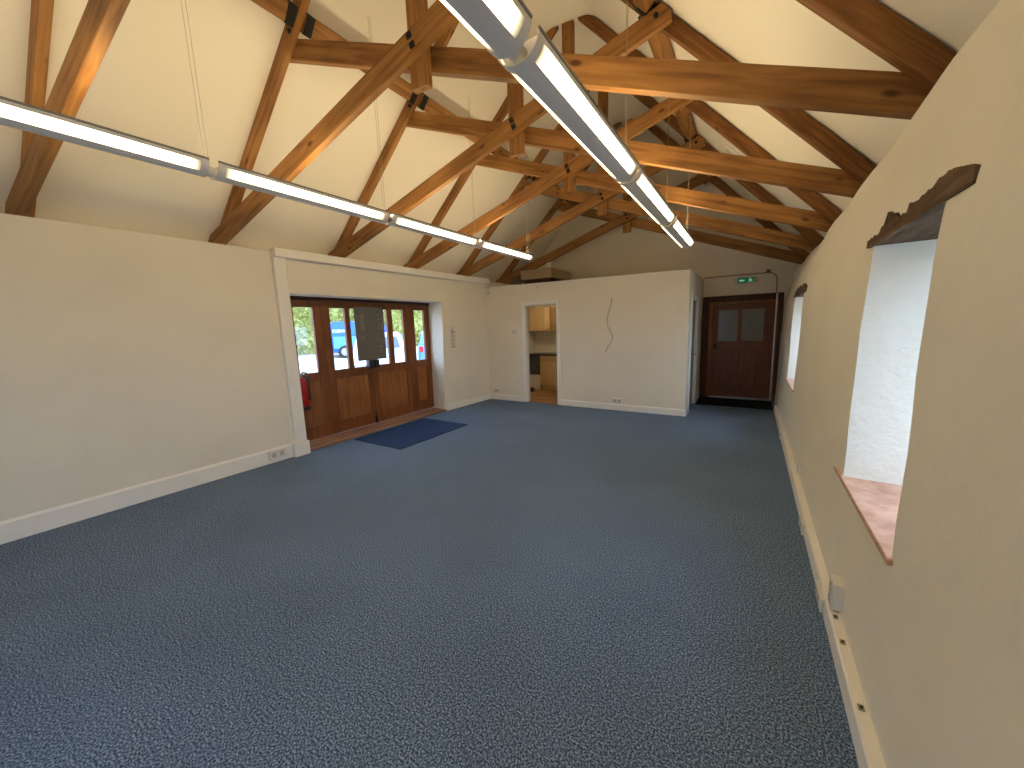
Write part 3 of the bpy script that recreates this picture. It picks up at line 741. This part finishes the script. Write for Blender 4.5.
for i in range(n_): a = -0.585 + 0.795 * i / n_; f.box((a, yd0 + 0.012, 0.25), (a + 0.795 / n_ - 0.001, yd1 - 0.004, 1.02), 0.006)
sub2(f, 'boarded_panel', M['dark_door'])
sub2(MB().box((-0.665, yd0 - 0.035, 1.05), (-0.60, yd0, 1.17), 0.008).tube([(-0.63, yd0 - 0.03, 1.08), (-0.63, yd0 - 0.06, 1.08), (-0.55, yd0 - 0.06, 1.08)], 0.009), 'lock_handle', M['black'])
sub2(MB().box((-0.69, yd0 - 0.012, 0.018), (0.38, yd0, 0.045), 0.003), 'weather_bar', M['steel'])

# exit sign
ex = empty('exit_sign', (-0.13, YD, 2.35)); tag(ex, 'green exit sign with white running figure and arrow above the dark end door', 'sign')
part(MB().box((-0.335, YD - 0.07, 2.385), (0.07, YD, 2.475), 0.006), 'housing', M['plastic_grey'], ex)
part(MB().box((-0.285, YD - 0.078, 2.38), (-0.005, YD - 0.0702, 2.48), 0.003), 'green_panel', M['green'], ex)
sy = YD - 0.078
sg = MB()
sg.prism([(-0.262, 2.427), (-0.215, 2.455), (-0.215, 2.439), (-0.165, 2.439), (-0.165, 2.415), (-0.215, 2.415), (-0.215, 2.399)], 1, sy - 0.002, sy)
part(sg, 'arrow', M['signwhite'], ex); sg = MB()
# running figure: head, body, limbs
def limb(a, b, w):
    d = Vector((b[0] - a[0], b[1] - a[1])).normalized(); n_ = Vector((-d.y, d.x)) * w
    sg.prism([(a[0] + n_.x, a[1] + n_.y), (b[0] + n_.x, b[1] + n_.y), (b[0] - n_.x, b[1] - n_.y), (a[0] - n_.x, a[1] - n_.y)], 1, sy - 0.002, sy)
sg.prism([(-0.072 + 0.010 * math.cos(t), 2.462 + 0.010 * math.sin(t)) for t in [2 * PI * k / 10 for k in range(10)]], 1, sy - 0.002, sy)
limb((-0.070, 2.450), (-0.062, 2.418), 0.010); limb((-0.072, 2.446), (-0.100, 2.436), 0.005); limb((-0.066, 2.446), (-0.040, 2.430), 0.005)
limb((-0.064, 2.420), (-0.090, 2.405), 0.006); limb((-0.090, 2.405), (-0.092, 2.385), 0.005); limb((-0.060, 2.420), (-0.048, 2.400), 0.006); limb((-0.048, 2.400), (-0.022, 2.392), 0.005)
part(sg, 'running_figure', M['signwhite'], ex)

# surface cable above the end door turning down into a white conduit
e = empty('surface_cable', (0.40, YD, 0.02)); tag(e, 'thin brown cable over the end door joining a white vertical conduit at its right', 'cable')
cab = [(-0.90, YD - 0.008, 2.545), (-0.38, YD - 0.008, 2.55), (0.10, YD - 0.008, 2.545), (0.22, YD - 0.01, 2.545), (0.31, YD - 0.02, 2.52), (0.365, YD - 0.03, 2.45), (0.375, YD - 0.03, 2.36), (0.378, YD - 0.03, 2.20), (0.39, YD - 0.068, 2.12)]
part(MB().tube(spline(cab, 4), 0.009, 8), 'cable', M['conduit'], e)
part(MB().tube([(0.39, YD - 0.075, 2.14), (0.393, YD - 0.075, 0.02)], 0.014, 10), 'conduit', M['white'], e)
part(MB().box((0.19, YD - 0.05, 2.545), (0.26, YD, 2.60), 0.008), 'junction_clip', M['conduit'], e)

# side door of the kitchen box
d3 = empty('door_3', (XPR, (SY0 + SY1) / 2, 0.0)); struct(d3, 'grey painted door in a white frame in the side of the kitchen box', 'door')
f = MB(); f.box((XPR - 0.12, SY0 + 0.001, 0), (XPR + 0.022, SY0 + 0.03, SZ - 0.03), 0.004); f.box((XPR - 0.12, SY1 - 0.03, 0), (XPR + 0.022, SY1 - 0.001, SZ - 0.03), 0.004); f.box((XPR - 0.12, SY0 + 0.001, SZ - 0.03), (XPR + 0.022, SY1 - 0.001, SZ - 0.001), 0.004)
f.box((XPR + 0.002, SY0 - 0.055, 0), (XPR + 0.022, SY0, SZ + 0.055), 0.004); f.box((XPR + 0.002, SY1, 0), (XPR + 0.022, SY1 + 0.055, SZ + 0.055), 0.004); f.box((XPR + 0.002, SY0, SZ), (XPR + 0.022, SY1, SZ + 0.055), 0.004)
part(f, 'door_frame', M['white'], d3)
lf3 = part(MB().box((XPR - 0.07, SY0 + 0.032, 0.012), (XPR - 0.03, SY1 - 0.032, SZ - 0.033), 0.003), 'door_leaf', M['grey_door'], d3)
mb = MB().tube([(XPR - 0.03, 8.09, 1.02), (XPR + 0.015, 8.09, 1.02), (XPR + 0.015, 7.99, 1.02)], 0.009); mb.box((XPR - 0.031, 8.065, 0.93), (XPR - 0.024, 8.115, 1.09), 0.002)
mb.shift(tuple(-v for v in d3.location)); mb.build('door_handle', M['steel'], lf3)

# kitchen doorway lining
d4 = empty('door_4', ((KX0 + KX1) / 2, YP, 0)); struct(d4, 'open kitchen doorway with a plain cream frame in the partition', 'door')
f = MB(); f.box((KX0 - 0.065, YP - 0.018, 0), (KX0 + 0.004, YP + 0.0, KZ + 0.06), 0.004); f.box((KX1 - 0.004, YP - 0.018, 0), (KX1 + 0.065, YP, KZ + 0.06), 0.004); f.box((KX0 + 0.004, YP - 0.018, KZ - 0.004), (KX1 - 0.004, YP, KZ + 0.06), 0.004)
f.box((KX0 + 0.001, YP, 0), (KX0 + 0.022, YP + 0.12, KZ - 0.022), 0.003); f.box((KX1 - 0.022, YP, 0), (KX1 - 0.001, YP + 0.12, KZ - 0.022), 0.003); f.box((KX0 + 0.001, YP, KZ - 0.022), (KX1 - 0.001, YP + 0.12, KZ - 0.001), 0.003)
part(f, 'door_frame', M['white'], d4)

# ------------------------------------------------------------------ kitchen beyond the doorway
kb = YD - 0.002
e = empty('wall_cupboard', (-4.66, kb, 1.53)); tag(e, 'pale beech wall cupboard seen through the kitchen doorway', 'cupboard')
part(MB().box((-5.02, kb - 0.30, 1.53), (-4.40, kb, 2.14), 0.003), 'carcass', M['cup'], e)
for a, c in ((-5.018, -4.562), (-4.558, -4.402)):
    dr = part(MB().box((a, kb - 0.32, 1.535), (c, kb - 0.301, 2.135), 0.004), 'door', M['cup'], e)
    if a > -4.6:
        h = MB().tube([(a + 0.03, kb - 0.32, 1.575), (a + 0.03, kb - 0.345, 1.575), (a + 0.13, kb - 0.345, 1.575), (a + 0.13, kb - 0.32, 1.575)], 0.006); h.shift(tuple(-v for v in e.location)); h.build('handle', M['black'], dr)
e = empty('tall_cupboard', (-4.19, kb, 1.53)); tag(e, 'darker side cupboard hanging right of the beech wall cupboard in the kitchen', 'cupboard')
part(MB().box((-4.385, kb - 0.29, 1.50), (-3.75, kb, 2.13), 0.003), 'carcass', M['cup'], e); dr = part(MB().box((-4.383, kb - 0.31, 1.505), (-3.752, kb - 0.291, 2.125), 0.004), 'door', wood('darker_beech', (0.33, 0.19, 0.075), (0.42, 0.26, 0.11), 2, 4.0, 0.4, False, 0.02), e)
kf = kb - 0.56
e = empty('base_cabinet', (-4.2, kb, 0.0)); tag(e, 'pale beech base cabinet with drawer under the dark kitchen worktop', 'cabinet')
part(MB().box((-4.575, kf, 0.14), (-3.6, kb, 0.90), 0.003), 'carcass', M['cup'], e); part(MB().box((-4.56, kf + 0.05, 0.008), (-3.6, kb, 0.14)), 'plinth', M['cup'], e)
for a, c in ((-4.573, -4.10), (-4.096, -3.602)):
    dw = part(MB().box((a, kf - 0.019, 0.745), (c, kf - 0.001, 0.895), 0.004), 'drawer', M['cup'], e); dr = part(MB().box((a, kf - 0.019, 0.145), (c, kf - 0.001, 0.738), 0.004), 'door', M['cup'], e)
    for z, p in ((0.82, dw), (0.68, dr)):
        h = MB().tube([(a + 0.16, kf - 0.019, z), (a + 0.16, kf - 0.045, z), (a + 0.31, kf - 0.045, z), (a + 0.31, kf - 0.019, z)], 0.006); h.shift(tuple(-v for v in e.location)); h.build('handle', M['steel'], p)
thing(MB().box((-5.03, kf - 0.03, 0.902), (-3.6, kb, 0.945), 0.006), 'worktop', M['worktop'], 'dark kitchen worktop running above the beech base cabinet', 'worktop')
e = empty('kitchen_appliance', (-4.87, kb, 0.40)); tag(e, 'dark appliance under the left end of the kitchen worktop', 'appliance')
part(MB().box((-5.02, kf + 0.03, 0.40), (-4.60, kb, 0.90), 0.006), 'body', M['worktop'], e); part(MB().box((-5.01, kf + 0.012, 0.41), (-4.61, kf + 0.029, 0.89), 0.006), 'front_panel', mat('smoked_front', (0.075, 0.08, 0.085), 0.25), e)
thing(MB().box((-5.02, kf + 0.04, 0.008), (-4.60, kb, 0.398), 0.004), 'appliance_shelf', M['plastic'], 'cream base below the dark appliance in the kitchen', 'shelf')
e = empty('door_stop', (-4.09, YP + 0.17, 0.2)); tag(e, 'small dark fixing low on the inside edge of the kitchen doorway', 'fixing')
part(MB().box((-4.108, YP + 0.121, 0.20), (-4.05, YP + 0.2, 0.30), 0.008), 'block', M['black_plastic'], e); part(MB().tube([(-4.08, YP + 0.16, 0.30), (-4.08, YP + 0.16, 0.33)], 0.012), 'cap', M['plastic'], e)
# out-of-view lamp added under the kitchen ceiling to brighten the kitchen
e = empty('kitchen_fill_light', (-4.3, 8.05, ZPT - 0.16)); tag(e, 'unseen round lamp added inside the kitchen to brighten it', 'ceiling light')
MB().lathe([(0.16, 0.008), (0.16, -0.02), (0.15, -0.03)], seg=24).build('base', M['plastic'], e)
MB().lathe([(0.14, -0.031), (0.13, -0.06), (0.07, -0.08)], seg=24).build('diffuser', emit('kitchen_fill_glow', (1, 0.80, 0.5), 22.0), e)

# box stored on top of the kitchen ceiling
e = empty('storage_box', (-4.14, 8.1, ZPT - 0.058)); tag(e, 'long tan box lying on top of the kitchen partition under the farthest truss', 'box')
part(MB().box((-4.52, 7.66, ZPT - 0.058), (-3.82, 8.58, 2.72), 0.004), 'bearer', M['dark_frame'], e)
part(MB().box((-4.56, 7.60, 2.72), (-3.77, 8.63, 2.93), 0.008), 'body', M['cardboard'], e)
part(MB().box((-3.94, 7.72, 2.93), (-3.84, 7.80, 3.06), 0.006), 'upright', M['plastic'], e)

# ------------------------------------------------------------------ outdoors
def gz(x): return -0.06 + 0.05 * max(0, -5.7 - x)
bm = bmesh.new(); xs = [60, -5.7, -30, -60]
g = [[bm.verts.new((x, y, gz(x) - (0.15 if x > 0 else 0))) for y in (-60, 80)] for x in (60, 0, -5.7, -30, -60)]
for a, c in zip(g, g[1:]): bm.faces.new((a[0], a[1], c[1], c[0]))
bmesh.ops.recalc_face_normals(bm, faces=bm.faces[:]); bmesh.ops.translate(bm, vec=(0, 0, -0.10), verts=bm.verts)
me = bpy.data.meshes.new('ground'); bm.to_mesh(me); bm.free(); me.materials.append(M['gravel']); o = bpy.data.objects.new('ground', me); COL.objects.link(o); struct(o, 'pale gravel yard outside the wide doors', 'ground')
# hedge: tall lumpy bank of leaves
hb = bmesh.new(); bmesh.ops.create_grid(hb, x_segments=90, y_segments=24, size=1.0)
for v in hb.verts:
    y = 14 + v.co.x * 14; z = gz(-20) - 0.3 + (v.co.y + 1) * 2.6; n_ = noise.noise(Vector((y * 0.9, z * 0.9, 1))) * 0.5 + noise.noise(Vector((y * 3, z * 3, 4))) * 0.22
    v.co = (-20.2 + n_ - 0.10 * (v.co.y + 1) * 4, y, z)
r = bmesh.ops.extrude_face_region(hb, geom=hb.faces[:]); bmesh.ops.translate(hb, vec=(-1.5, 0, 0), verts=[x for x in r['geom'] if isinstance(x, bmesh.types.BMVert)])
bmesh.ops.recalc_face_normals(hb, faces=hb.faces[:])
rnd = random.Random(3)
lv = bmesh.new()
for k in range(7000):
    y = rnd.uniform(2, 27); z = rnd.uniform(0.3, 5.5); n_ = noise.noise(Vector((y * 0.9, z * 0.9, 1))) * 0.5
    c = Vector((-20.05 + n_ - (z - 0.3) * 0.077 + rnd.uniform(-0.1, 0.25), y, z)); s_ = rnd.uniform(0.07, 0.16)
    q = Matrix.Rotation(rnd.uniform(0, 6.28), 3, Vector((rnd.uniform(-1, 1), rnd.uniform(-1, 1), rnd.uniform(-1, 1))).normalized())
    lv.faces.new([lv.verts.new(c + q @ Vector(p) * s_) for p in ((-1, 0, 0), (0, -0.5, 0.1), (1, 0, 0), (0, 0.5, 0.1))])
me = bpy.data.meshes.new('t'); lv.to_mesh(me); lv.free(); hb.from_mesh(me); bpy.data.meshes.remove(me)
mb = MB(); mb.bm = hb; thing(mb, 'hedge', M['hedge'], 'tall green hedge outside beyond the parked vehicles', 'hedge')


def vehicle(name, label, cat, loc, rz, prof, roof, width, paint, wheels, glazed=True):
    """prof: side outline (x forward, z); roof: greenhouse outline; built along local x"""
    e = empty(name, loc, rz); tag(e, label, cat, 'parked vehicles outside')
    hw = width / 2
    bd = MB(); bd.prism(prof, 1, -hw, hw, 0.05); bd.build('body', paint, e)
    c = MB(); t = bmesh.new(); rings = []
    for sgn in (-1, 1):
        rings.append([t.verts.new((x, sgn * (hw - 0.04 - 0.16 * (z - roof[0][1]) / 0.6), z)) for x, z in roof])
    n_ = len(roof); t.faces.new(rings[0]); t.faces.new(rings[1][::-1])
    for i in range(n_): t.faces.new((rings[0][i], rings[1][i], rings[1][(i + 1) % n_], rings[0][(i + 1) % n_]))
    bmesh.ops.recalc_face_normals(t, faces=t.faces[:]); bmesh.ops.bevel(t, geom=t.edges[:], offset=0.03, segments=2, affect='EDGES'); c._merge(t)
    c.build('roof', paint, e)
    cx = sum(p[0] for p in roof) / n_; z0 = roof[0][1]; z1 = max(p[1] for p in roof)
    xa = min(p[0] for p in roof); xb = max(p[0] for p in roof); ta = min(p[0] for p in roof if p[1] > z1 - 0.1); tb = max(p[0] for p in roof if p[1] > z1 - 0.1)
    for sgn in (-1, 1) if glazed else ():
        for (a, b_, c_, d_) in ((xa + 0.18, cx - 0.05, ta + 0.10, cx - 0.05), (cx + 0.05, xb - 0.22, cx + 0.05, tb - 0.10)):
            y = lambda z: sgn * (hw - 0.04 - 0.16 * (z - z0) / 0.6 + 0.006)
            w = MB(); t = bmesh.new(); za, zb = z0 + 0.05, z1 - 0.09
            o_ = [t.verts.new(p) for p in ((a, y(za), za), (b_, y(za), za), (d_, y(zb), zb), (c_, y(zb), zb))]; f_ = t.faces.new(o_)
            r_ = bmesh.ops.extrude_face_region(t, geom=[f_]); bmesh.ops.translate(t, vec=(0, -sgn * 0.02, 0), verts=[v for v in r_['geom'] if isinstance(v, bmesh.types.BMVert)])
            bmesh.ops.recalc_face_normals(t, faces=t.faces[:]); w._merge(t); w.build('side_window', M['carglass'], e)
    for x in wheels:
        for sgn in (-1, 1):
            w = MB().lathe([(0.30, -0.10), (0.33, -0.07), (0.33, 0.07), (0.30, 0.10)], Matrix.Translation((x, sgn * (hw - 0.08), 0.33)) @ Matrix.Rotation(PI / 2, 4, 'X'), 24).build('wheel', M['tyre'], e)
            MB().lathe([(0.20, -0.105), (0.20, 0.105)], Matrix.Translation((x, sgn * (hw - 0.08), 0.33)) @ Matrix.Rotation(PI / 2, 4, 'X'), 16).build('wheel_disc', M['steel'], w)
    # windscreen and rear glass follow the sloping ends of the greenhouse; lamps at the front
    i0 = max(range(n_), key=lambda i: roof[i][0]); ends = [(roof[i0], roof[(i0 + 1) % n_])]
    i1 = min(range(n_), key=lambda i: (roof[i][0], roof[i][1])); ends.append((roof[i1], roof[(i1 - 1) % n_]))
    for (p, q), nm in zip(ends, ('windscreen', 'rear_glass')):
        if not glazed: break
        d = 1 if nm == 'windscreen' else -1; t = bmesh.new(); lo_ = []
        for f_, wd in ((0.12, 0.22), (0.12, -0.22), (0.88, -0.30), (0.88, 0.30)):
            lo_.append(t.verts.new((p[0] + (q[0] - p[0]) * f_ + 0.012 * d, (hw - abs(wd)) * (1 if wd > 0 else -1), p[1] + (q[1] - p[1]) * f_ + 0.008)))
        f_ = t.faces.new(lo_); r_ = bmesh.ops.extrude_face_region(t, geom=[f_]); bmesh.ops.translate(t, vec=(-0.03 * d, 0, 0), verts=[v_ for v_ in r_['geom'] if isinstance(v_, bmesh.types.BMVert)])
        bmesh.ops.recalc_face_normals(t, faces=t.faces[:]); w = MB(); w._merge(t); w.build(nm, M['carglass'], e)
    xf = max(p[0] for p in prof)
    for sgn in (-1, 1): MB().box((xf - 0.10, sgn * hw * 0.72 - 0.14, 0.58), (xf + 0.0, sgn * hw * 0.72 + 0.14, 0.74), 0.03).build('head_lamp', M['carwhite'], e)
    MB().box((xf - 0.05, -hw * 0.5, 0.36), (xf + 0.012, hw * 0.5, 0.52), 0.02).build('grille', M['tyre'], e)
    xr = min(p[0] for p in prof)
    for sgn in (-1, 1): MB().box((xr - 0.015, sgn * hw * 0.9 - 0.10, 0.72), (xr + 0.05, sgn * hw * 0.9 + 0.06 * sgn, 0.95), 0.02).build('rear_lamp', M['redlamp'], e)
    return e, hw
hatch = [(-1.95, 0.30), (1.95, 0.28), (2.0, 0.55), (1.9, 0.80), (1.0, 0.98), (-1.85, 1.0), (-2.0, 0.75)]
hroof = [(-1.85, 0.98), (1.05, 0.96), (0.45, 1.45), (-0.2, 1.54), (-1.2, 1.50), (-1.6, 1.42)]
vprof = [(-1.8, 0.30), (1.9, 0.30), (1.95, 0.70), (1.8, 1.0), (1.2, 1.12), (-1.8, 1.12)]
vroof = [(-1.8, 1.10), (1.25, 1.10), (0.7, 1.72), (0.4, 1.80), (-1.65, 1.82), (-1.78, 1.7)]
v, hw = vehicle('van', 'blue van with white lettering parked outside, seen through the second leaf of the wide doors', 'van', (-17.2, 12.7, gz(-17.2) - 0.12), math.radians(59), vprof, vroof, 1.75, M['blue'], (-1.2, 1.25), False)
side = -1
MB().box((-1.7, side * (hw + 0.001) - 0.004, 0.50), (1.7, side * (hw + 0.001) + 0.004, 1.08), 0.003).build('painted_reflection', M['lightblue'], v)  # pale blue sheet painting the light reflected on the lower van body
tx = bpy.data.curves.new('lettering', 'FONT'); tx.body = 'now'; tx.size = 0.36; tx.extrude = 0.004
to = bpy.data.objects.new('lettering', tx); me = bpy.data.meshes.new_from_object(to); bpy.data.objects.remove(to); me.materials.append(M['carwhite'])
lo = bpy.data.objects.new('lettering', me); COL.objects.link(lo); lo.parent = v; lo.location = (-1.70, side * (hw - 0.085), 1.28); lo.rotation_euler = (PI / 2 - 0.26, 0, 0); lo['label'] = 'white lettering on the van side'
vehicle('car', 'silver car parked outside, seen through the third leaf of the wide doors', 'car', (-11.1, 8.65, gz(-11.1) - 0.12), math.radians(-38), hatch, hroof, 1.75, M['silver'], (-1.25, 1.25))
vehicle('car', 'blue hatchback parked outside, seen through the last narrow leaf of the wide doors', 'car', (-11.5, 12.05, gz(-11.5) - 0.12), math.radians(136.5), hatch, hroof, 1.75, M['lightblue'], (-1.25, 1.25))

# ------------------------------------------------------------------ light
w = bpy.data.worlds.new('World'); scn.world = w; w.use_nodes = True
bg = w.node_tree.nodes['Background']; bg.inputs[0].default_value = (0.47, 0.67, 1.0, 1); bg.inputs[1].default_value = 6.8
def portal(loc, rot, sx, sy):
    l = bpy.data.lights.new('portal', 'AREA'); l.shape = 'RECTANGLE'; l.size = sx; l.size_y = sy; l.cycles.is_portal = True
    o = bpy.data.objects.new('daylight_portal', l); COL.objects.link(o); o.location = loc; o.rotation_euler = rot
portal((1.2, (W1[0] + W1[1]) / 2, 1.4), (0, PI / 2, 0), 1.4, 1.1)
portal((1.2, (W2[0] + W2[1]) / 2, 1.4), (0, PI / 2, 0), 1.4, 1.2)
portal((1.2, (W0[0] + W0[1]) / 2, 1.4), (0, PI / 2, 0), 1.5, 1.3)
portal((-2.2, BACK - 0.28, 1.1), (-PI / 2, 0, 0), 1.16, 2.1)
portal((-5.74, (DY0 + DY1) / 2, 1.1), (0, -PI / 2, 0), 2.2, 2.9)

# ------------------------------------------------------------------ camera
fw = Vector((math.sin(PAN) * math.cos(TILT), math.cos(PAN) * math.cos(TILT), math.sin(TILT)))
r0 = Vector((math.cos(PAN), -math.sin(PAN), 0)); u0 = r0.cross(fw)
r2 = math.cos(ROLL) * r0 + math.sin(ROLL) * u0; u2 = -math.sin(ROLL) * r0 + math.cos(ROLL) * u0
cam = bpy.data.cameras.new('camera'); cam.sensor_width = 36; cam.lens = F / 1024 * 36; cam.clip_start = 0.02; cam.clip_end = 300
co = bpy.data.objects.new('camera', cam); COL.objects.link(co)
mw = Matrix((( r2.x, u2.x, -fw.x, 0), (r2.y, u2.y, -fw.y, 0), (r2.z, u2.z, -fw.z, EYE), (0, 0, 0, 1)))
co.matrix_world = mw
scn.camera = co
vs = scn.view_settings; vs.view_transform = 'Standard'; vs.look = 'None'; vs.gamma = 1; vs.use_curve_mapping = False; vs.exposure = 0.36
